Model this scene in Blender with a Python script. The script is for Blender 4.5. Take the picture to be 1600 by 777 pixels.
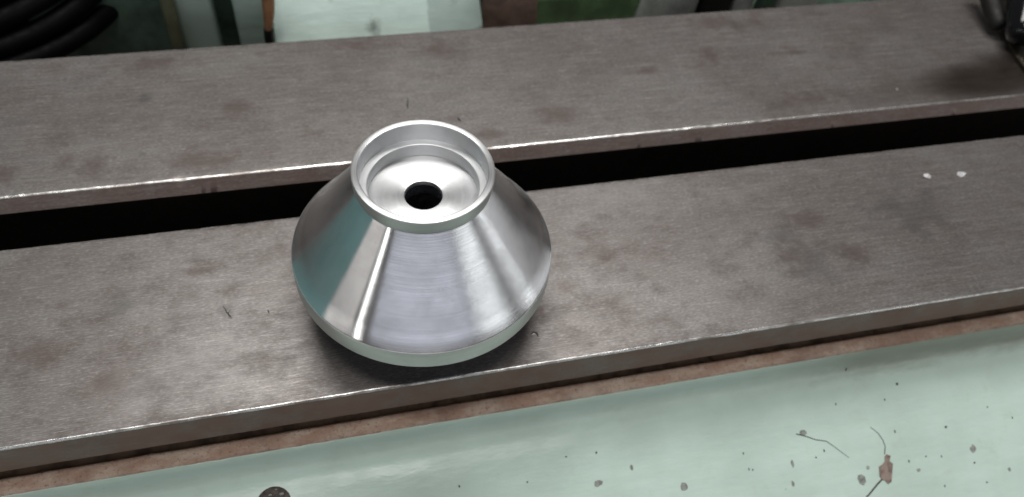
import bpy, bmesh, math, random
from mathutils import Vector, Matrix, noise
random.seed(7)
for o in list(bpy.data.objects): bpy.data.objects.remove(o)
scene = bpy.context.scene
COL = scene.collection
S = 0.02            # one modelling unit (the radius of the turned part's collar) is 20 mm
R = math.radians

# ---------------------------------------------------------------- camera
cam_d = bpy.data.cameras.new('camera'); cam = bpy.data.objects.new('camera', cam_d); COL.objects.link(cam)
cr = Vector((0.97144, -0.22227, 0.083)); cu = Vector((0.12358, 0.77263, 0.62271)); cf = Vector((0.20254, 0.59467, -0.77804))
m = Matrix((cr, cu, -cf)).transposed().to_4x4()
m.translation = Vector((-1.21341, -7.79993, 8.13494)) * S
cam.matrix_world = m
cam_d.sensor_width = 36; cam_d.lens = 28.386; cam_d.clip_start = 0.01; cam_d.clip_end = 50
cam_d.dof.use_dof = True; cam_d.dof.focus_distance = 11.2 * S; cam_d.dof.aperture_fstop = 14.5
scene.camera = cam

# ---------------------------------------------------------------- workshop light and added lamps
world = bpy.data.worlds.new('World'); scene.world = world; world.use_nodes = True
bg = world.node_tree.nodes['Background']; bg.inputs[0].default_value = (1.0, 0.96, 0.94, 1); bg.inputs[1].default_value = 0.09
def lamp(name, loc, target, sx, sy, watts, col=(1, 1, 1), spread=180):
    d = bpy.data.lights.new(name, 'AREA'); d.shape = 'RECTANGLE'; d.size = sx; d.size_y = sy; d.energy = watts; d.color = col
    d.spread = R(spread)
    o = bpy.data.objects.new(name, d); COL.objects.link(o); o.location = loc
    o.rotation_euler = (Vector(target) - Vector(loc)).to_track_quat('-Z', 'Y').to_euler()
    return o
def polar(az, el, dist):
    a, e = R(az), R(el); return Vector((math.cos(a) * math.cos(e), math.sin(a) * math.cos(e), math.sin(e))) * dist
lamp('ceiling_tube_lamp', polar(80, 64, 1.6), (0, 0, 0), 1.2, 0.36, 15, (1.0, 0.985, 0.96))
lamp('overhead_fill_lamp', polar(-105, 83, 1.7), (0, 0, 0), 0.9, 0.30, 9, (1.0, 0.98, 0.95))  # added fill from above for casting, ledge and housing
lamp('white_streak_helper', polar(-148, 18, 1.6), (0, 0, 0), 0.07, 0.5, .72, (1, 0.99, 0.96))  # added lamp, draws the white streak on the cone
lamp('beige_band_helper', polar(-166, 14, 1.6), (0, 0, 0), 0.75, 0.6, 1.0, (1, 0.95, 0.91))  # unseen helper lamp for the cone's beige band
lamp('lilac_band_helper', polar(-99, 18, 1.9), (0, 0, 0), 3.0, 0.55, 4.4, (0.84, 0.87, 1.0))  # added broad lamp giving the lilac band on the cone
lamp('pale_band_helper', polar(-44, 12, 1.6), (0, 0, 0), 0.72, 0.5, 1.5, (0.95, 0.98, 1.0))  # helper lamp put in for the pale band on the cone
lamp('thin_streak_helper', polar(-12, 8, 1.6), (0, 0, 0), 0.06, 0.5, .22, (0.95, 0.98, 1.0))  # added strip lamp for the thin bright streak at the right
lamp('right_flank_helper', polar(0, 6, 1.7), (0, 0, 0), 1.5, 0.5, 1.7, (0.97, 0.98, 1.0))  # dim lamp added to lift the cone's right flank
scene.view_settings.view_transform = 'Standard'; scene.view_settings.look = 'None'
scene.view_settings.exposure = 0.0; scene.view_settings.gamma = 1
scene.render.engine = 'CYCLES'

# ---------------------------------------------------------------- helpers
def link_mesh(name, verts, faces, mat, parent=None, smooth=False, mi=None, sharp=None):
    me = bpy.data.meshes.new(name); me.from_pydata([Vector(v) * S for v in verts], [], faces)
    for mt in (mat if isinstance(mat, (list, tuple)) else [mat]): me.materials.append(mt)
    if mi: me.polygons.foreach_set('material_index', mi)
    bm = bmesh.new(); bm.from_mesh(me); bmesh.ops.recalc_face_normals(bm, faces=bm.faces); bm.to_mesh(me); bm.free()
    if smooth: me.polygons.foreach_set('use_smooth', [True] * len(me.polygons))
    if sharp: me.set_sharp_from_angle(angle=R(sharp))
    me.update()
    o = bpy.data.objects.new(name, me); COL.objects.link(o)
    if parent: o.parent = parent
    return o
def empty(name, loc=(0, 0, 0)):
    o = bpy.data.objects.new(name, None); COL.objects.link(o); o.location = Vector(loc) * S; o.empty_display_size = 0.01
    return o
def tag(o, label=None, cat=None, group=None, kind=None):
    if label: o['label'] = label
    if cat: o['category'] = cat
    if group: o['group'] = group
    if kind: o['kind'] = kind
    return o
def lathe(name, prof, mat, parent, n=192, sharp=24, closed=False, cx=0, cy=0):
    V, F = [], []
    for k in range(n):
        a = 2 * math.pi * k / n; c, s = math.cos(a), math.sin(a)
        V += [(cx + r * c, cy + r * s, z) for r, z in prof]
    L = len(prof)
    for k in range(n):
        k2 = (k + 1) % n
        for j in range(L if closed else L - 1):
            j2 = (j + 1) % L
            F.append((k * L + j, k2 * L + j, k2 * L + j2, k * L + j2))
    return link_mesh(name, V, F, mat, parent, True, sharp=sharp)
def extrude_x(name, prof, x0, x1, nx, mat, parent, closed=True, jit=None, seg_mat=None, sharp=30, caps=True):
    """prof: list of (y, z); the profile is swept along x. jit(i, x) -> (dy, dz). seg_mat: material index for each profile segment."""
    V, F, MI = [], [], []
    L = len(prof)
    for i in range(nx + 1):
        x = x0 + (x1 - x0) * i / nx
        for j, (y, z) in enumerate(prof):
            dy, dz = jit(j, x) if jit else (0, 0)
            V.append((x, y + dy, z + dz))
    for i in range(nx):
        for j in range(L if closed else L - 1):
            j2 = (j + 1) % L
            F.append((i * L + j, i * L + j2, (i + 1) * L + j2, (i + 1) * L + j)); MI.append(seg_mat[j] if seg_mat else 0)
    if closed and caps:
        F.append(tuple(range(L))); MI.append(0); F.append(tuple(nx * L + j for j in range(L))); MI.append(0)
    return link_mesh(name, V, F, mat, parent, True, MI, sharp)
def box(name, lo, hi, mat, parent=None, bevel=0.0, seg=3):
    bm = bmesh.new(); bmesh.ops.create_cube(bm, size=1)
    c = [(lo[i] + hi[i]) / 2 for i in range(3)]; d = [hi[i] - lo[i] for i in range(3)]
    for v in bm.verts: v.co = Vector((c[i] + v.co[i] * d[i] for i in range(3))) * S
    if bevel: bmesh.ops.bevel(bm, geom=list(bm.edges), offset=bevel * S, segments=seg, affect='EDGES', profile=0.5)
    me = bpy.data.meshes.new(name); bm.to_mesh(me); bm.free(); me.materials.append(mat)
    if bevel:
        me.polygons.foreach_set('use_smooth', [True] * len(me.polygons)); me.set_sharp_from_angle(angle=R(40))
    o = bpy.data.objects.new(name, me); COL.objects.link(o)
    if parent: o.parent = parent
    return o
def tube(name, pts, radii, mat, parent=None, n=20, caps=True):
    pts = [Vector(p) for p in pts]; V, F = [], []
    t0 = (pts[1] - pts[0]).normalized(); up = Vector((0, 0, 1)) if abs(t0.z) < .9 else Vector((1, 0, 0))
    a = t0.cross(up).normalized()
    for i, p in enumerate(pts):
        t = (pts[min(i + 1, len(pts) - 1)] - pts[max(i - 1, 0)]).normalized()
        a = (a - t * a.dot(t)).normalized(); b = t.cross(a)
        r = radii[i] if isinstance(radii, (list, tuple)) else radii
        for k in range(n):
            w = 2 * math.pi * k / n; V.append(p + (a * math.cos(w) + b * math.sin(w)) * r)
    for i in range(len(pts) - 1):
        for k in range(n):
            k2 = (k + 1) % n; F.append((i * n + k, i * n + k2, (i + 1) * n + k2, (i + 1) * n + k))
    if caps: F.append(tuple(range(n))); F.append(tuple((len(pts) - 1) * n + k for k in range(n)))
    return link_mesh(name, V, F, mat, parent, True, sharp=40)

# ---------------------------------------------------------------- materials
class NT:
    def __init__(s, name):
        s.m = bpy.data.materials.new(name); s.m.use_nodes = True; s.t = s.m.node_tree; s.n = s.t.nodes
        s.b = s.n['Principled BSDF']
        tc = s.n.new('ShaderNodeTexCoord'); mp = s.n.new('ShaderNodeMapping'); mp.inputs['Scale'].default_value = (1 / S,) * 3
        s.l(tc.outputs['Object'], mp.inputs[0]); s.co = mp.outputs[0]
    def l(s, a, b): s.t.links.new(a, b)
    def put(s, sock, v):
        if hasattr(v, 'is_linked') or isinstance(v, bpy.types.NodeSocket): s.l(v, sock)
        else: sock.default_value = v
    def scale(s, v, co=None, off=(0, 0, 0)):
        mp = s.n.new('ShaderNodeMapping'); mp.inputs['Scale'].default_value = v; mp.inputs['Location'].default_value = off
        s.l(co or s.co, mp.inputs[0]); return mp.outputs[0]
    def noise(s, sc, det=4, rough=.5, co=None, dist=0, color=False):
        n = s.n.new('ShaderNodeTexNoise'); n.inputs['Scale'].default_value = sc; n.inputs['Detail'].default_value = det
        n.inputs['Roughness'].default_value = rough; n.inputs['Distortion'].default_value = dist
        s.l(co or s.co, n.inputs['Vector']); return n.outputs['Color' if color else 'Fac']
    def voro(s, sc, co=None, feature='F1', out='Distance'):
        n = s.n.new('ShaderNodeTexVoronoi'); n.inputs['Scale'].default_value = sc; n.feature = feature
        s.l(co or s.co, n.inputs['Vector']); return n.outputs[out]
    def rng(s, v, a, b, c=0., d=1., smooth=True):
        n = s.n.new('ShaderNodeMapRange'); n.interpolation_type = 'SMOOTHSTEP' if smooth else 'LINEAR'
        s.l(v, n.inputs[0]); n.inputs[1].default_value = a; n.inputs[2].default_value = b; n.inputs[3].default_value = c; n.inputs[4].default_value = d
        return n.outputs[0]
    def math(s, op, a, b=0., clamp=False):
        n = s.n.new('ShaderNodeMath'); n.operation = op; n.use_clamp = clamp; s.put(n.inputs[0], a); s.put(n.inputs[1], b); return n.outputs[0]
    def vmath(s, op, a, b, out=0):
        n = s.n.new('ShaderNodeVectorMath'); n.operation = op; s.put(n.inputs[0], a); s.put(n.inputs[1], b); return n.outputs[out]
    def mix(s, f, a, b, mode='MIX'):
        n = s.n.new('ShaderNodeMix'); n.data_type = 'RGBA'; n.blend_type = mode; s.put(n.inputs[0], f)
        for k, v in ((6, a), (7, b)):
            s.put(n.inputs[k], v if not isinstance(v, tuple) else (*v[:3], 1))
        return n.outputs[2]
    def sep(s, co=None):
        n = s.n.new('ShaderNodeSeparateXYZ'); s.l(co or s.co, n.inputs[0]); return n.outputs
    def blob(s, lst, edge=.55, amt=.7, nsc=2.6):
        """sum of soft irregular spots at (x, y, rx, ry)"""
        wob = s.math('MULTIPLY', s.math('SUBTRACT', s.noise(nsc, 8, .68), .5), amt * 4); tot = None
        for (x, y, rx, ry) in lst:
            d = s.vmath('MULTIPLY', s.vmath('SUBTRACT', s.co, (x, y, 0)), (.75 / rx, .75 / ry, 0))
            f = s.math('SUBTRACT', 1., s.vmath('LENGTH', d, (0, 0, 0), 1)); tot = f if tot is None else s.math('MAXIMUM', tot, f)
        tot = s.rng(s.math('ADD', tot, wob), 0., edge)
        return tot
    def bump(s, h, st, dist=.001, prev=None):
        n = s.n.new('ShaderNodeBump'); n.inputs['Strength'].default_value = st; n.inputs['Distance'].default_value = dist
        s.l(h, n.inputs['Height'])
        if prev: s.l(prev, n.inputs['Normal'])
        return n.outputs[0]
    def done(s, **k):
        for a, v in k.items():
            a = a.replace('_', ' ')
            if isinstance(v, tuple) and len(v) == 3: v = (*v, 1)
            s.put(s.b.inputs[a], v)
        return s.m

def simple(name, col, rough=.5, metal=0, var=.15, sc=1.5, bump=.0, bsc=6, dark=None):
    t = NT(name); n = t.noise(sc, 6, .6)
    c2 = tuple(c * (1 - var * 2) for c in col) if dark is None else dark
    c = t.mix(t.rng(n, .35, .7), col, c2)
    kw = dict(Base_Color=c, Roughness=t.rng(t.noise(sc * 2, 5), .3, .7, rough * .85, min(1, rough * 1.15)), Metallic=float(metal))
    if bump: kw['Normal'] = t.bump(t.noise(bsc, 6, .6), bump, .0006)
    return t.done(**kw)

# machined aluminium: turning rings run round the axis, so highlights smear along the radius
def aluminium(name, rough=.3, aniso=.9, ring=70, ringst=.12, col=(.80, .81, .82), along='z'):
    t = NT(name); x, y, z = t.sep()
    rad = t.math('SQRT', t.math('ADD', t.math('MULTIPLY', x, x), t.math('MULTIPLY', y, y)))
    comb = t.n.new('ShaderNodeCombineXYZ'); t.l(rad, comb.inputs[0]); t.l(z, comb.inputs[1])
    rings = t.noise(ring, 3, .8, t.scale((1, 1, 0), comb.outputs[0]))
    broken = t.noise(9, 5, .7, t.scale((1, 1, 5)))
    tan = t.n.new('ShaderNodeTangent'); tan.direction_type = 'RADIAL'; tan.axis = 'Z'
    c = t.mix(t.rng(t.noise(2.2, 6, .6), .35, .75), col, tuple(k * .93 for k in col))
    c = t.mix(t.math('MULTIPLY', t.rng(rings, .45, .8), t.rng(broken, .4, .7, .0, .10)), c, tuple(k * .7 for k in col))
    rv = t.math('ADD', t.rng(rings, .3, .7, rough * .9, rough * 1.1), t.rng(t.noise(3, 4), .3, .7, -.02, .03))
    return t.done(Base_Color=c, Metallic=1., Roughness=rv, Anisotropic=aniso, Anisotropic_Rotation=.25, Tangent=tan.outputs[0],
                  Normal=t.bump(rings, ringst, .0002))
ALU = aluminium('turned_aluminium', .175, .955, 90, .13); ALU_FACE = aluminium('faced_aluminium', .38, .84, 34, .22, (.76, .77, .78))
ALU_BAND = aluminium('flange_aluminium', .45, .5, 50, .1, (.68, .70, .68)); ALU_IN = aluminium('bored_aluminium', .45, .7, 50, .14, (.84, .85, .86))
ALU_DARK = simple('shade_dark_aluminium', (.17, .18, .22), .3, .6, .3, 7)  # bore and foot: dark metal colour stands in for their shade

BROWN = [(-5.69,0.71,0.17,0.13), (-5.91,-0.17,0.45,0.34), (-4.92,-0.79,0.40,0.28), (3.22,0.27,0.36,0.19), (2.42,-0.28,0.21,0.13), (1.85,-0.72,0.15,0.17), (8.01,-0.40,0.40,0.28), (-3.61,1.05,0.31,0.13), (7.32,0.49,0.54,0.21), (6.70,-0.26,0.39,0.41), (-5.96,3.95,0.21,0.23), (-5.46,3.76,0.24,0.29), (-6.93,3.87,0.21,0.29), (1.40,6.37,0.72,0.30), (7.41,5.50,0.29,0.35), (9.34,5.32,0.68,0.11), (8.92,3.77,0.96,0.27), (5.74,5.14,0.38,0.15), (-3.75,3.71,0.68,0.33), (8.35,6.59,1.39,0.33), (-0.36,6.75,0.56,0.22), (-2.98,4.99,0.32,0.33), (-4.66,6.62,0.75,0.25), (3.52,3.97,0.56,0.37), (1.83,3.63,0.40,0.18)]
GREY = [(-4.77,0.53,0.27,0.28), (6.81,0.25,0.53,0.36), (-3.19,0.18,0.12,0.15), (-4.67,5.53,0.12,0.15), (-4.60,4.00,0.09,0.07), (7.05,-0.47,0.78,0.54), (9.56,0.39,0.86,0.60)]
def steel(name, stains_and_reflection=True, tone=1.0, grime=0.0, metal=.62):
    t = NT(name)
    big = t.noise(.42, 6, .62, dist=.4); mid = t.noise(1.7, 7, .68, t.scale((.8, 1.2, 1))); fine = t.noise(9, 5, .7)
    brush = t.noise(1, 5, .72, t.scale((.8, 18, 18))); brush2 = t.noise(1, 3, .6, t.scale((3.0, 62, 62)))
    k = lambda *c: tuple(v * tone * .575 * w for v, w in zip(c, (1.012, .99, .977)))
    c = t.mix(t.rng(big, .33, .67), k(.41, .392, .378), k(.315, .285, .27))
    c = t.mix(t.rng(mid, .45, .70, 0, .68), c, k(.215, .176, .158))
    c = t.mix(t.rng(t.noise(5.2, 8, .75, t.scale((1, 1, 1), off=(7, 3, 0))), .58, .76, 0, .38), c, k(.20, .18, .17))
    grain = t.noise(1, 2, .6, t.scale((14, 48, 48))); c = t.mix(t.rng(grain, .35, .65, .38, 0.), c, k(.13, .12, .115)); c = t.mix(t.rng(grain, .56, .72, 0, .35), c, k(.7, .69, .68))
    speck = t.rng(t.noise(18, 3, .6), .65, .74); c = t.mix(t.math('MULTIPLY', speck, .6), c, (.07, .06, .055))
    c = t.mix(t.rng(brush, .45, .75, .0, .28), c, k(.56, .55, .54))
    c = t.mix(t.rng(brush2, .54, .70, 0, .5), c, k(.66, .65, .64))
    rough = t.math('ADD', t.rng(mid, .3, .75, .40, .54), t.rng(brush, .3, .7, -.05, .05))
    if stains_and_reflection:
        c = t.mix(t.math('MULTIPLY', t.blob(BROWN, 1.0), .62), c, k(.185, .14, .125))
        c = t.mix(t.math('MULTIPLY', t.blob(GREY, .9), .45), c, k(.15, .148, .145))
        ring = t.blob([(-2.98, 4.99, .30, .31)], .9, .1); ring2 = t.blob([(-2.98, 4.99, .25, .26)], .9, .1)
        c = t.mix(t.math('MULTIPLY', t.math('SUBTRACT', ring, ring2, True), .5), c, k(.14, .10, .09))
        dark_reflection = t.blob([(13.7, 3.80, 1.7, .66), (14.7, 3.95, 1.3, .85)], .7, .06, 1.6)  # dark reflection painted into the steel colour at the right end
        reflection_fringe = t.blob([(12.3, 3.75, 2.6, .62), (13.4, 3.9, 2.4, .8)], 1.2, .10, 1.3); c = t.mix(t.math('MULTIPLY', reflection_fringe, .6), c, (.07, .05, .038))
        c = t.mix(t.math('MULTIPLY', dark_reflection, .85), c, (.040, .028, .021)); rough = t.math('SUBTRACT', rough, t.math('MULTIPLY', dark_reflection, .1))
        lt = t.blob([(-3.69,-0.85,1.13,0.66), (3.76,1.61,1.30,0.61), (0.32,5.60,0.82,0.60), (6.31,1.39,0.82,0.31)], 1.)
        c = t.mix(t.math('MULTIPLY', lt, .3), c, k(.52, .51, .5))
    if grime: c = t.mix(t.rng(t.noise(1.3, 6, .65), .3, .62, grime * .5, grime), c, (.165, .085, .060))
    nb = t.bump(brush, .10, .0004); nb = t.bump(brush2, .08, .0002, nb); nb = t.bump(fine, .10, .0002, nb)
    return t.done(Base_Color=c, Metallic=metal, Roughness=rough, Normal=nb)
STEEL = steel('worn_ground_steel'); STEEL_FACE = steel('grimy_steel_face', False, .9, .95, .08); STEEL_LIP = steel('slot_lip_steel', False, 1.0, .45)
def edge_steel():
    t = NT('bright_worn_edge'); n = t.noise(1, 6, .75, t.scale((1.3, 2, 2)))
    c = t.mix(t.rng(n, .42, .62), (.95, .94, .92), (.36, .33, .31))
    return t.done(Base_Color=c, Metallic=.9, Roughness=t.rng(n, .3, .7, .22, .42), Normal=t.bump(t.noise(14, 4, .7), .3, .0003))
EDGE = edge_steel()
GROOVE = simple('brown_groove_dirt', (.34, .22, .15), .8, 0, .3, 2.5)
GRIME_SHADE = simple('slot_shade_and_grime', (.030, .024, .020), .7, 0, .2)  # grime darkened to paint in the slot's deep shade
def rust_strip():
    t = NT('rusty_primer'); n = t.noise(2.2, 8, .7, t.scale((.6, 1.4, 1.4))); n2 = t.noise(16, 6, .75)
    c = t.mix(t.rng(n, .38, .62), (.42, .27, .20), (.56, .44, .35))
    c = t.mix(t.rng(n2, .52, .68, 0, .8), c, (.20, .12, .085)); c = t.mix(t.rng(t.noise(7, 6, .7), .62, .74, 0, .6), c, (.55, .50, .43)); c = t.mix(t.rng(t.noise(.7, 6, .65), .42, .66, 0, .65), c, (.22, .14, .10))
    return t.done(Base_Color=c, Roughness=.72, Normal=t.bump(n2, .6, .0006))
RUST = rust_strip()
def mint(name, col=(.46, .585, .515), dirt=True, rough=.34, soot_and_shade=None):
    t = NT(name); x, y, z = t.sep(); n = t.noise(.8, 5, .55); k = lambda f: tuple(v * f for v in col)
    c = t.mix(t.rng(n, .3, .7), k(1.05), k(.93))
    c = t.mix(t.rng(t.noise(2.4, 7, .65), .54, .75, 0, .45), c, tuple(a * b for a, b in zip(col, (.86, .82, .78))))
    if dirt:
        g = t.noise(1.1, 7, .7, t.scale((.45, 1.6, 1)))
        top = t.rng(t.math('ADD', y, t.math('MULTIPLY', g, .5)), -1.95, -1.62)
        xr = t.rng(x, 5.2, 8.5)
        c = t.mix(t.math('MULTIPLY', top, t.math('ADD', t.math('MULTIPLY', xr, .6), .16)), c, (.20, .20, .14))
        c = t.mix(t.rng(t.noise(11, 2, .5), .80, .83, 0, .6), c, (.17, .17, .15))
        c = t.mix(t.rng(t.noise(3.1, 2, .5), .75, .78, 0, .4), c, (.26, .29, .25))
    if soot_and_shade:
        ux = t.math('ADD', x, t.math('MULTIPLY', t.noise(1.2, 4, .5), .35)); c = t.mix(t.rng(ux, 1.58, 1.66, 0, .7), c, (.36, .45, .42))  # right end darkened, housing shade painted into its colour
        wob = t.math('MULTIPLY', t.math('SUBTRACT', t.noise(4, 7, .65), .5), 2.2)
        for sx, sz, rx, rz, st in soot_and_shade:
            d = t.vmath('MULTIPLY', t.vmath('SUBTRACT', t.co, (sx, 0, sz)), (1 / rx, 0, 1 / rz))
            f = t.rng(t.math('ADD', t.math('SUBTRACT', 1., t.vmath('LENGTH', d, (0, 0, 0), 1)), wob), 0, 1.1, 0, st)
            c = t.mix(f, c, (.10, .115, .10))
    nb = t.bump(t.noise(1.6, 4, .5, t.scale((.5, 1.5, 1.5))), .35, .0016); nb = t.bump(t.noise(22, 4, .6), .08, .0003, nb)
    return t.done(Base_Color=c, Roughness=t.rng(t.noise(2, 4), .3, .7, rough * .85, rough * 1.25), Normal=nb)
MINT = mint('mint_machine_paint', (.62, .775, .69)); MINT2 = mint('pale_mint_paint', (.60, .75, .69), False, .4, ((.12, -3.62, .26, .22, .75), (-.8, -3.2, .16, .05, .4), (2.1, -3.4, .2, .2, .3))); MINT3 = mint('grey_mint_paint', (.44, .54, .48), False, .45)
CHIPM = simple('bare_chipped_metal', (.33, .26, .22), .75, 0, .25, 9, .5, 14, (.17, .125, .11))
BOLTM = simple('dark_rusty_bolt', (.13, .10, .085), .6, .3, .3, 7, .5, 12)
CHIPG = simple('grey_filler', (.36, .38, .35), .7, 0, .25, 12)
SOOT = simple('dark_speck', (.09, .09, .08), .7, 0, .2, 6)
SCR = simple('dark_scratch', (.05, .045, .042), .5, .5, .2, 6); SCRB = simple('bright_scratch', (.5, .49, .47), .35, .8, .1, 6)
RUBBER = simple('black_rubber', (.004, .004, .005), .6, 0, .2, 3); KNOB = simple('black_phenolic', (.006, .006, .008), .12, 0, .1, 3)
SHADEG = simple('dull_green_paint', (.13, .20, .15), .5, 0, .3, .9)
for mm, sp in ((RUBBER, .12), (KNOB, .5)): mm.node_tree.nodes['Principled BSDF'].inputs['Specular IOR Level'].default_value = sp
DKGREEN = simple('dark_green_paint', (.07, .12, .085), .5, 0, .3, 1.2); GREEN = simple('green_paint', (.17, .29, .14), .5, 0, .25, 1.0)
OLIVE = simple('olive_hose', (.17, .17, .10), .5, 0, .2, 2); WOOD = simple('varnished_wood', (.40, .20, .10), .4, 0, .2, 3)
RUSTB = simple('rusty_iron', (.36, .24, .19), .7, .1, .25, 1.6, .4); GREYP = simple('grey_paint', (.45, .48, .45), .5, 0, .2, 1.5)
DARKM = simple('dark_iron', (.010, .009, .008), .6, .0, .2, 2); DIRTYM = simple('oily_iron', (.07, .06, .045), .32, .7, .25, 4, .4)
CREAM = simple('white_enamel', (.60, .62, .58), .4, 0, .1, 2); SWARF = simple('bright_swarf', (.93, .93, .94), .35, .3, .02, 4)

# ---------------------------------------------------------------- lathe bed
ZB = -3.0
bed = tag(empty('lathe_bed', (0, 0, -4)), 'worn brown-grey steel lathe bed with two flat ways and a mint green painted side', 'lathe bed')
def child(o, parent):
    o.parent = parent; o.matrix_parent_inverse = Matrix.Translation(-parent.location); return o
def edge_prof(y, z, r, d, n=4):
    """rounded edge between the top (z) and a face at y; d=+1 the plate lies at larger y"""
    return [(y + d * r * (1 - math.sin(a)), z - r * (1 - math.cos(a))) for a in [math.pi / 2 * (1 - i / n) for i in range(n + 1)]]
def nick(seed, amp, front):
    def f(j, x):
        if j not in front: return (0, 0)
        v = noise.noise(Vector((x * 3.1, seed, j * .13))) + .6 * noise.noise(Vector((x * 11, seed + 5, j * .2)))
        w = max(0, noise.noise(Vector((x * 1.9, seed + 11, 0))) - .42) * 6
        return (amp * v * .5 * front[j], -abs(amp * v) - amp * w * abs(front[j]))
    return f
X0, X1 = -15, 21
def way(y0, y1, r0, r1, face0, zlow, und0, und1, seed, label, lip=None):
    p = lip[2:] if lip else edge_prof(y0, ZB, r0, 1, 4)                 # front edge, face -> top
    q = edge_prof(y1, ZB, r1, -1, 4)[::-1]          # top -> back face
    prof = p + [(y0 + r0 + .03, ZB), (y0 + r0 + .08, ZB), (y1 - r1 - .08, ZB), (y1 - r1 - .03, ZB)] + q
    prof += [(y1, ZB - .34), (y1 - und1, ZB - .36), (y1 - und1, zlow), (y0 + und0, zlow), (y0 + und0, ZB - face0 - .02)] + ([(lip[0][0] + .006, lip[0][1] - .012), lip[0], lip[1]] if lip else [(y0, ZB - face0), (y0, ZB - face0 + .05), (y0, ZB - r0 - .06)])
    n = len(prof); sm = [0] * n
    for j in range(4): sm[j] = 1
    for j in range(9, 13): sm[j] = 1
    for j in (n - 1, n - 2, n - 3, 13): sm[j] = 2
    for j in range(14, n - 3): sm[j] = 3
    fr = {0: 1, 1: 1, 2: 1, 3: .8, 4: .5, 9: .4, 10: .6, 11: .6, 12: .6, n - 3: .6}
    o = extrude_x('way', prof, X0, X1, 900, [STEEL, EDGE, STEEL_LIP if y0 > 0 else STEEL_FACE, GRIME_SHADE], bed, True, nick(seed, .009, fr), sm, 60)
    child(o, bed); o['label'] = label; return o
front_way = way(-1.665, 2.02, .034, .02, .65, -4.02, .30, .30, 2.3, 'front steel way that carries the turned cone')
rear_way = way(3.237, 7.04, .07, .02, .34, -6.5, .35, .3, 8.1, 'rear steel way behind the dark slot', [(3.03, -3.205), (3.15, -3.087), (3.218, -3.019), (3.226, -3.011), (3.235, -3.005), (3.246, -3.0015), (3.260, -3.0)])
child(box('slot_floor', (X0, 1.6, -6.6), (X1, 3.7, -6.3), GRIME_SHADE), bed)
child(box('slot_wall', (X0, 1.25, -6.31), (X1, 1.74, -4.03), GRIME_SHADE), bed)
# the painted casting below the front way
CP = [(-1.30, -4.00), (-1.80, -4.0), (-1.835, -4.012)]
led = child(extrude_x('rusty_ledge', [(-1.30, -4.04), (-1.575, -4.04), (-1.60, -4.0), (-1.63, -3.985), (-1.79, -4.0), (-1.835, -4.02), (-1.855, -4.08), (-1.855, -4.5), (-1.3, -4.5)], X0, X1, 700, [RUST, GROOVE], bed, True,
     lambda j, x: ((.010 * noise.noise(Vector((x * 2.3, 3, j * .3))) + .006 * noise.noise(Vector((x * 9, 1, j)))) if j in (2, 3, 4, 5) else 0, .008 * noise.noise(Vector((x * 5, 9, j))) if j in (2, 3, 4, 5) else 0), [1, 1, 0, 0, 0, 0, 0, 1, 1], 50), bed)
GP = [(-1.70, -4.07), (-1.862, -4.07), (-1.876, -4.095), (-1.880, -4.20), (-1.885, -4.34), (-1.90, -4.46), (-1.95, -4.57), (-2.04, -4.655), (-2.17, -4.705), (-2.31, -4.735), (-2.45, -4.78), (-2.7, -4.91), (-3.1, -5.12), (-4, -5.498), (-6, -6.338), (-9, -7.6), (-9, -9), (-1.7, -9)]
def gj(j, x):
    if j in (1, 2): return (.012 * noise.noise(Vector((x * 1.6, 21, 0))) + .006 * noise.noise(Vector((x * 7, 22, 0))), .012 * noise.noise(Vector((x * 5, 23, 0))))
    if 2 < j < 13: return (0, .022 * noise.noise(Vector((x * .55, j * .25, 31))))
    return (0, 0)
casting = child(extrude_x('casting', GP, X0, X1, 500, MINT, bed, True, gj, None, 60), bed); casting['label'] = 'mint green painted casting with chips and cracks'
def cz(y, x=0):
    for j in range(2, len(GP) - 4):
        (y0, z0), (y1, z1) = GP[j], GP[j + 1]
        if y1 <= y <= y0:
            a, b = z0 + gj(j, x)[1], z1 + gj(j + 1, x)[1]; return a + (b - a) * (y - y0) / (y1 - y0)
    return -5.12 + .42 * (y + 3.1)
def patch(name, pts, mat, h=.012, inner=.8, lab=None):
    cx = sum(p[0] for p in pts) / len(pts); cy = sum(p[1] for p in pts) / len(pts); V = []; n = len(pts)
    def z(x, y): return cz(y, x) + .004
    for x, y in pts: V.append((x, y, z(x, y) - .01))
    for x, y in pts: V.append((x, y, z(x, y) + h))
    for x, y in pts: X, Y = cx + (x - cx) * inner, cy + (y - cy) * inner; V.append((X, Y, z(X, Y) + h * random.uniform(.2, .9)))
    V.append((cx, cy, z(cx, cy) + h * .5))
    F = []
    for i in range(n):
        k = (i + 1) % n
        F += [(i, k, n + k, n + i), (n + i, n + k, 2 * n + k, 2 * n + i), (2 * n + i, 2 * n + k, 3 * n)]
    o = link_mesh(name, V, F, mat); o.parent = casting
    if lab: o['label'] = lab
    return o
CH1 = [(7.984, -3.508), (7.995, -3.444), (8.043, -3.41), (8.119, -3.448), (8.066, -3.53), (8.119, -3.58), (8.057, -3.716), (7.991, -3.855), (7.91, -3.882), (7.873, -3.821), (7.814, -3.789), (7.788, -3.729), (7.827, -3.586), (7.906, -3.561)]
CH2 = [(7.371, -3.652), (7.442, -3.65), (7.495, -3.699), (7.492, -3.773), (7.429, -3.822), (7.362, -3.779), (7.346, -3.712)]
patch('paint_chip', CH1, CHIPM, .012, .82, 'large brown paint chip between two cracks'); patch('paint_chip', CH2, CHIPG, .01, .8)
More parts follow.
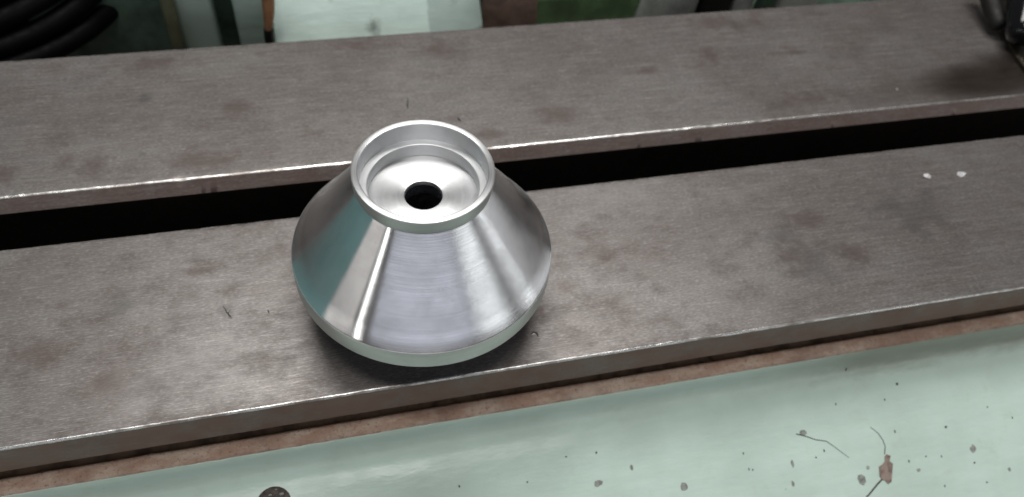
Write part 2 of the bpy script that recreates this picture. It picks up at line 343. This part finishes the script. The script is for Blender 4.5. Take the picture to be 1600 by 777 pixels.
DOTS = [(6.51, -2.82, 0.064), (6.17, -3.26, 0.041), (6.08, -3.58, 0.037), (6.65, -3.24, 0.014), (6.84, -3.16, 0.018), (7.61, -3.56, 0.032), (8.6, -3.76, 0.032), (9.84, -3.6, 0.068), (10.46, -4.05, 0.032), (9.78, -3.83, 0.018), (8.46, -3.59, 0.018), (9.41, -3.16, 0.023), (8.63, -2.32, 0.027), (8.35, -3.07, 0.018), (5.32, -3.22, 0.014), (5.39, -3.24, 0.014), (8.83, -3.57, 0.014), (9.14, -3.62, 0.014), (10.87, -3.22, 0.014), (9.91, -4.18, 0.014), (9.03, -4.1, 0.014), (7.28, -2.47, 0.014), (7.66, -1.94, 0.018), (10.4, -2.97, 0.014), (5.28, -2.96, 0.014), (8.29, -2.54, 0.014), (2.54, -2.99, 0.064), (3.18, -2.85, 0.037), (2.6, -2.54, 0.018), (0.17, -2.66, 0.018), (4.05, -3.29, 0.073), (2.06, -2.52, 0.014), (1.32, -2.78, 0.014)]
for x, y, r in DOTS:
    n = 9; ph = random.random() * 6; ex = random.uniform(.6, 1.3)
    pts = [(x + r * ex * random.uniform(.7, 1.15) * math.cos(ph + 6.283 * i / n), y + r / ex * random.uniform(.7, 1.15) * math.sin(ph + 6.283 * i / n)) for i in range(n)]
    patch('paint_chip' if r > .03 else 'dirt_speck', pts, CHIPG if r > .03 else SOOT, .006, .75)
def crack(pts, w0, w1):
    L = []; Rr = []
    for i, p in enumerate(pts):
        a = Vector(pts[max(0, i - 1)]); b = Vector(pts[min(len(pts) - 1, i + 1)]); d = (b - a).normalized(); nn = Vector((-d.y, d.x))
        w = w0 + (w1 - w0) * i / (len(pts) - 1); q = Vector(p) + nn * random.uniform(-.008, .008)
        L.append(q + nn * w); Rr.append(q - nn * w)
    V = [(q.x, q.y, cz(q.y, q.x) + .006) for q in L + Rr]; n = len(L)
    o = link_mesh('crack', V, [(i, i + 1, n + i + 1, n + i) for i in range(n - 1)], SOOT)
    o.parent = casting
crack([(7.868, -2.926), (7.916, -2.96), (8.001, -3.055), (8.057, -3.169), (8.07, -3.285), (8.018, -3.4)], .003, .009)
crack([(7.817, -3.793), (7.695, -3.862), (7.576, -3.934), (7.461, -3.998), (7.421, -4.013)], .015, .012)
crack([(6.371, -2.818), (6.548, -2.883), (6.722, -2.956), (6.928, -3.021), (7.065, -3.125), (7.191, -3.261), (7.287, -3.349)], .008, .003)
# marks on the ways
def mark(name, pts, w, mat, par, zz=.003):
    L = []; Rr = []
    for i, p in enumerate(pts):
        a = Vector(pts[max(0, i - 1)]); b = Vector(pts[min(len(pts) - 1, i + 1)]); d = (b - a).normalized(); nn = Vector((-d.y, d.x))
        ww = w * (.25 if i in (0, len(pts) - 1) else 1) * random.uniform(.7, 1.2)
        L.append(Vector(p) + nn * ww); Rr.append(Vector(p) - nn * ww)
    V = [(q.x, q.y, ZB + zz) for q in L + Rr]; n = len(L)
    o = link_mesh(name, V, [(i, i + 1, n + i + 1, n + i) for i in range(n - 1)], mat)
    o.parent = par
mark('scratch', [(-3.23, .297), (-3.19, .22), (-3.172, .161), (-3.12, .08), (-3.095, .022)], .010, SCR, front_way)
mark('scratch', [(-3.10, .20), (-3.15, .14), (-3.13, .03)], .007, SCR, front_way)
mark('scratch', [(-2.535, .103), (-2.52, .06), (-2.509, .01)], .011, SCR, front_way)
mark('scratch', [(1.59, -1.09), (1.64, -1.06), (1.69, -1.09), (1.70, -1.16)], .018, SCR, front_way)
mark('scratch', [(1.60, -1.115), (1.64, -1.09), (1.675, -1.115)], .009, SCRB, front_way, .005)
mark('scratch', [(.447, 4.929), (.43, 4.8), (.40, 4.65), (.391, 4.545)], .014, SCR, rear_way)
mark('scratch', [(1.349, 4.186), (1.37, 4.12), (1.392, 4.066)], .03, SCR, rear_way)
for a, b in (((-3.458, .815), (-3.082, .82)), ((-3.3, .9), (-2.6, .93)), ((2.6, -.35), (3.9, -.38)), ((2.2, 1.5), (2.75, 1.52)), ((-2.9, .65), (-2.2, .67)), ((4.5, -1.0), (5.2, -1.03))):
    mark('scratch', [a, ((a[0] + b[0]) / 2, (a[1] + b[1]) / 2 + .006), b], .0028, SCRB, front_way)
mark('scratch', [(-7.124, 4.678), (-6.6, 4.69), (-6.202, 4.687)], .007, SCRB, rear_way)
# rusty bolt head in the casting, cut by the lower edge of the picture
bolt = lathe('bolt', [(0, .08), (.12, .085), (.25, .07), (.33, .04), (.37, .0), (.38, -.1)], BOLTM, casting, 40, 40)
bolt.location = Vector((-2.80, -2.50, -4.86)) * S; bolt.rotation_euler = (R(-25) * -1, 0, 0)
for a, r, s in ((100, .25, .03), (60, .27, .04), (130, .28, .025), (80, .32, .02)):
    V = [(r * math.cos(R(a)) + s * math.cos(w), r * math.sin(R(a)) + s * .6 * math.sin(w), .078) for w in [i * math.pi / 3 for i in range(6)]] + [(r * math.cos(R(a)), r * math.sin(R(a)), .095)]
    fk = link_mesh('flake', V, [(i, (i + 1) % 6, 6) for i in range(6)], CHIPG); fk.parent = bolt

# ---------------------------------------------------------------- the turned aluminium cone
cone = tag(empty('conical_hub', (.0222, .1427, ZB)), 'bright turned aluminium cone with a stepped cup and centre bore standing on the front way', 'turned part')
CS = 1.0183
def turned(name, prof, mat, n=192): return lathe(name, [(r * CS, (z + 2.8) * CS) for r, z in prof], mat, cone, n)
turned('rim', [(.905, -.012), (.914, -.003), (.924, 0), (.985, 0), (.994, -.004), (1.0, -.014)], ALU_FACE)
turned('collar', [(1.0, -.014), (.998, -.10), (.988, -.20), (.980, -.235), (.975, -.25)], ALU_BAND)
turned('cup_wall', [(.905, -.012), (.903, -.285), (.907, -.292), (.909, -.306), (.903, -.312)], ALU_IN)
turned('cup_ledge', [(.903, -.312), (.81, -.312), (.797, -.318), (.793, -.328), (.793, -.52), (.801, -.528), (.801, -.54), (.795, -.545)], ALU_IN)
turned('cup_floor', [(.795, -.545), (.60, -.545), (.40, -.545), (.288, -.545), (.277, -.549), (.273, -.558), (.273, -.62)], ALU_FACE)
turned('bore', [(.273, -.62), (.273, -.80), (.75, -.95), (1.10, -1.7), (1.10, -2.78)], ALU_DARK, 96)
turned('cone_body', [(.975, -.25), (.985, -.262), (1.40, -.842), (1.80, -1.40), (1.970, -1.637), (1.985, -1.646)], ALU, 256)
turned('flange', [(1.985, -1.646), (1.993, -1.653), (1.996, -1.664), (1.996, -1.975), (1.990, -1.998), (1.97, -2.006)], ALU_BAND, 256)
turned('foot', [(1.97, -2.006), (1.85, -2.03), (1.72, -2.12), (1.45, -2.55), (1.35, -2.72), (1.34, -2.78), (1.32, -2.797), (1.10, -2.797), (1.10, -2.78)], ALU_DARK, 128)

# ---------------------------------------------------------------- small bright flecks of swarf on the bed
def fleck(x, y, s, label):
    V = [(x + s * math.cos(a) * random.uniform(.6, 1.2), y + s * .8 * math.sin(a) * random.uniform(.6, 1.2), ZB + random.uniform(.004, .03)) for a in [i * 1.0472 for i in range(6)]]
    V += [(x + random.uniform(-.01, .01), y, ZB + .05 + s * .3), (x, y, ZB + .003)]
    o = link_mesh('swarf_fleck', V, [(i, (i + 1) % 6, 6) for i in range(6)] + [(i, (i + 1) % 6, 7) for i in range(6)], SWARF)
    tag(o, label, 'metal fleck', 'swarf flecks on the bed')
fleck(10.456, 1.198, .10, 'bright metal fleck on the front way, left one of the pair')
fleck(11.22, 1.141, .105, 'bright metal fleck on the front way, right one of the pair')
fleck(11.244, 3.769, .03, 'tiny metal fleck on the rear way beside the painted dark reflection')

# ---------------------------------------------------------------- black knob and oily bracket at the right end
br = tag(empty('clamp_bracket', (15.5, 5, ZB)), 'oily dark iron clamp bracket on the rear way at the right edge', 'bracket')
def bp_(o, p): o.parent = p; o.matrix_parent_inverse = Matrix.Translation(-p.location); return o
V = [(15.62, 7.6), (15.25, 5.75), (15.02, 5.1), (14.80, 4.45), (14.72, 3.95), (14.9, 3.4), (18.5, 3.4), (18.5, 7.6)]
n = len(V)
bp_(link_mesh('base_plate', [(x, y, ZB + .002) for x, y in V] + [(x + .02, y, ZB + .10) for x, y in V] + [(x + (.08 if i < 6 else 0), y, ZB + .14) for i, (x, y) in enumerate(V)],
    [(i, (i + 1) % n, n + (i + 1) % n, n + i) for i in range(n)] + [(n + i, n + (i + 1) % n, 2 * n + (i + 1) % n, 2 * n + i) for i in range(n)] + [tuple(range(2 * n, 3 * n))], DIRTYM), br)
for x, y, s in ((15.12, 4.25, .05), (15.2, 4.0, .035)):
    bp_(tube('rivet', [(x, y, ZB + .1), (x, y, ZB + .17), (x, y, ZB + .2)], [s, s, s * .5], SWARF, None, 10), br)
kn = tag(empty('lever_knob', (16.1, 5.4, ZB + .2)), 'glossy black lever knob with a dark collar in the top right corner', 'knob')
ax = Vector((.45, .79, .30)).normalized(); p0 = Vector((14.86, 4.60, -2.58))
def along(ts): return [p0 + ax * t for t in ts]
bp_(tube('grip', along([-.03, 0, .05, .14, .3, .9, 1.6, 2.6]), [.12, .22, .29, .345, .375, .385, .39, .38], KNOB, None, 36), kn)
c0 = Vector((14.83, 5.44, -2.7)); cx_ = Vector((.12, .64, .2)).normalized(); bp_(tube('collar', [c0 + cx_ * t for t in (-.16, -.12, .0, .5, 1.4)], [.08, .15, .2, .22, .22], DARKM, None, 28), kn)

# ---------------------------------------------------------------- background behind the bed
fl = tag(box('floor', (-40, 7.3, -11), (45, 60, -10.6), DKGREEN), kind='structure')
# black hose coil
hc = tag(empty('hose_coil', (-8.5, 10.5, -9)), 'coil of glossy black ribbed hose behind the bed at the left', 'hose')
for i in range(5):
    rr = 4.4 - .16 * i; zc = -4.35 + .42 * i; pts = []
    for k in range(49):
        a = 2 * math.pi * k / 48; pts.append((-10.2 + rr * math.cos(a) * 1.05, 12.7 + rr * math.sin(a), zc + .15 * math.sin(a * 2 + i)))
    bp_(tube('hose_turn', pts, .25, RUBBER, None, 14, False), hc)
bp_(box('hose_drum', (-13.5, 9.7, -10.5), (-7.9, 15, -3.2), RUBBER, None, .4), hc)
# green cabinet pieces between hose and housing
cab = tag(empty('machine_cabinet', (-4, 10, -10)), 'grey-green painted cabinet with upright panels behind the bed', 'cabinet')
bp_(box('panel', (-4.35, 9.4, -10.5), (-3.52, 12, 1), MINT3, None, .12), cab)
bp_(box('panel', (-3.02, 9.0, -10.5), (-2.28, 12, 1), MINT3, None, .12), cab)
bp_(box('recess', (-3.6, 9.9, -10.5), (-2.9, 12, 1), DKGREEN), cab)
bp_(box('plinth', (-9, 10.6, -10.5), (-4.4, 12, -2), SHADEG), cab)
hs = tag(tube('standing_pipe', [(-4.46, 9.2, -10.5), (-4.46, 9.2, -5), (-4.42, 9.22, -3), (-4.40, 9.25, 0)], .16, OLIVE), 'upright olive pipe beside the grey-green cabinet', 'pipe')
# wooden handled tool
tl = tag(empty('scraper_tool', (-2.2, 8, -9)), 'orange wooden tool handle with a black ferrule standing behind the bed', 'hand tool')
bp_(tube('handle', [(-2.245, 7.98, -3.34), (-2.22, 8, -3.2), (-2.17, 8.02, -2.9), (-2.13, 8.04, -2.5), (-2.12, 8.05, -1.5)], [.08, .105, .13, .145, .14], WOOD, None, 18), tl)
bp_(tube('ferrule', [(-2.32, 7.96, -4.6), (-2.28, 7.97, -3.9), (-2.245, 7.98, -3.33)], [.10, .105, .11], DARKM, None, 18), tl)
# mint housing
hz = tag(empty('painted_housing', (0.3, 9, -10)), 'pale mint painted machine housing with a sooty smudge behind the rear way', 'housing')
V = [(-2.16, .6), (-2.13, .10), (-2.02, .02), (-1.90, 0), (1.38, 0), (1.56, .06), (2.62, .52), (2.78, .66), (2.80, 1.2)]
n = len(V); rows = [(-10.5, 7.72), (-4.1, 7.72), (-3.98, 7.74), (-3.90, 7.80), (-2.6, 9.5), (-2.6, 10.6)]
bp_(link_mesh('body', [(x, y0 + dy, z) for z, y0 in rows for x, dy in V], [(r * n + i, r * n + i + 1, (r + 1) * n + i + 1, (r + 1) * n + i) for r in range(len(rows) - 1) for i in range(n - 1)], MINT2, None, True, sharp=30), hz)
# rusty block, green tray, grey fittings
rb = tag(link_mesh('rusty_bracket', [(2.9, 8.9, -10.5), (4.75, 8.7, -10.5), (4.9, 11, -10.5), (2.9, 11, -10.5), (2.9, 8.9, -2), (4.12, 8.7, -2.4), (4.3, 11, -2), (2.9, 11, -2)], [(0, 1, 5, 4), (1, 2, 6, 5), (2, 3, 7, 6), (3, 0, 4, 7), (4, 5, 6, 7)], RUSTB), 'brown rusty iron bracket right of the mint housing', 'bracket')
tr = tag(box('green_tray', (4.2, 9.8, -10.5), (8.0, 16, -4.2), GREEN, None, .2), 'blurred green painted tray behind the rear way', 'tray')
gv = tag(tube('grey_casting', [(8.0, 9.6, -10.5), (8.05, 9.5, -5.5), (8.2, 9.4, -4.2), (8.3, 9.4, -2)], [.9, .8, .72, .7], GREYP, None, 28), 'rounded grey casting between the green tray and the dark motor', 'casting')
dm = tag(box('dark_motor', (9.05, 9.2, -10.5), (10.0, 12, -2.5), DARKM, None, .15), 'small dark motor block behind the rear way', 'motor')
gp = tag(box('grey_post', (10.1, 9.3, -10.5), (10.72, 12, -2.5), GREYP, None, .12), 'square grey post beside the dark motor', 'post')
gb = tag(tube('green_bottle', [(10.98, 9.2, -10.5), (10.98, 9.2, -5), (11.0, 9.2, -4), (11.0, 9.2, -2.5)], [.3, .3, .26, .24], DKGREEN, None, 24), 'dark green upright cylinder beside the white can', 'bottle')
wc = tag(tube('white_can', [(12.0, 9.6, -10.5), (12.0, 9.6, -5), (12.0, 9.6, -3)], [.75, .75, .75], CREAM, None, 32), 'white enamel can behind the right part of the rear way', 'can')
# the lathe's own painted headstock, left of the picture: seen as the teal stripe mirrored in the cone
hd = tag(empty('headstock', (-18, 2, -4)), 'teal painted headstock of the lathe, mirrored in the left flank of the cone', 'headstock')
TEAL = mint('teal_headstock_paint', (.27, .52, .52), False, .5)
bp_(box('body', (-26, -2.0, -4.2), (-12.5, 8.5, 6), TEAL, None, .8), hd)
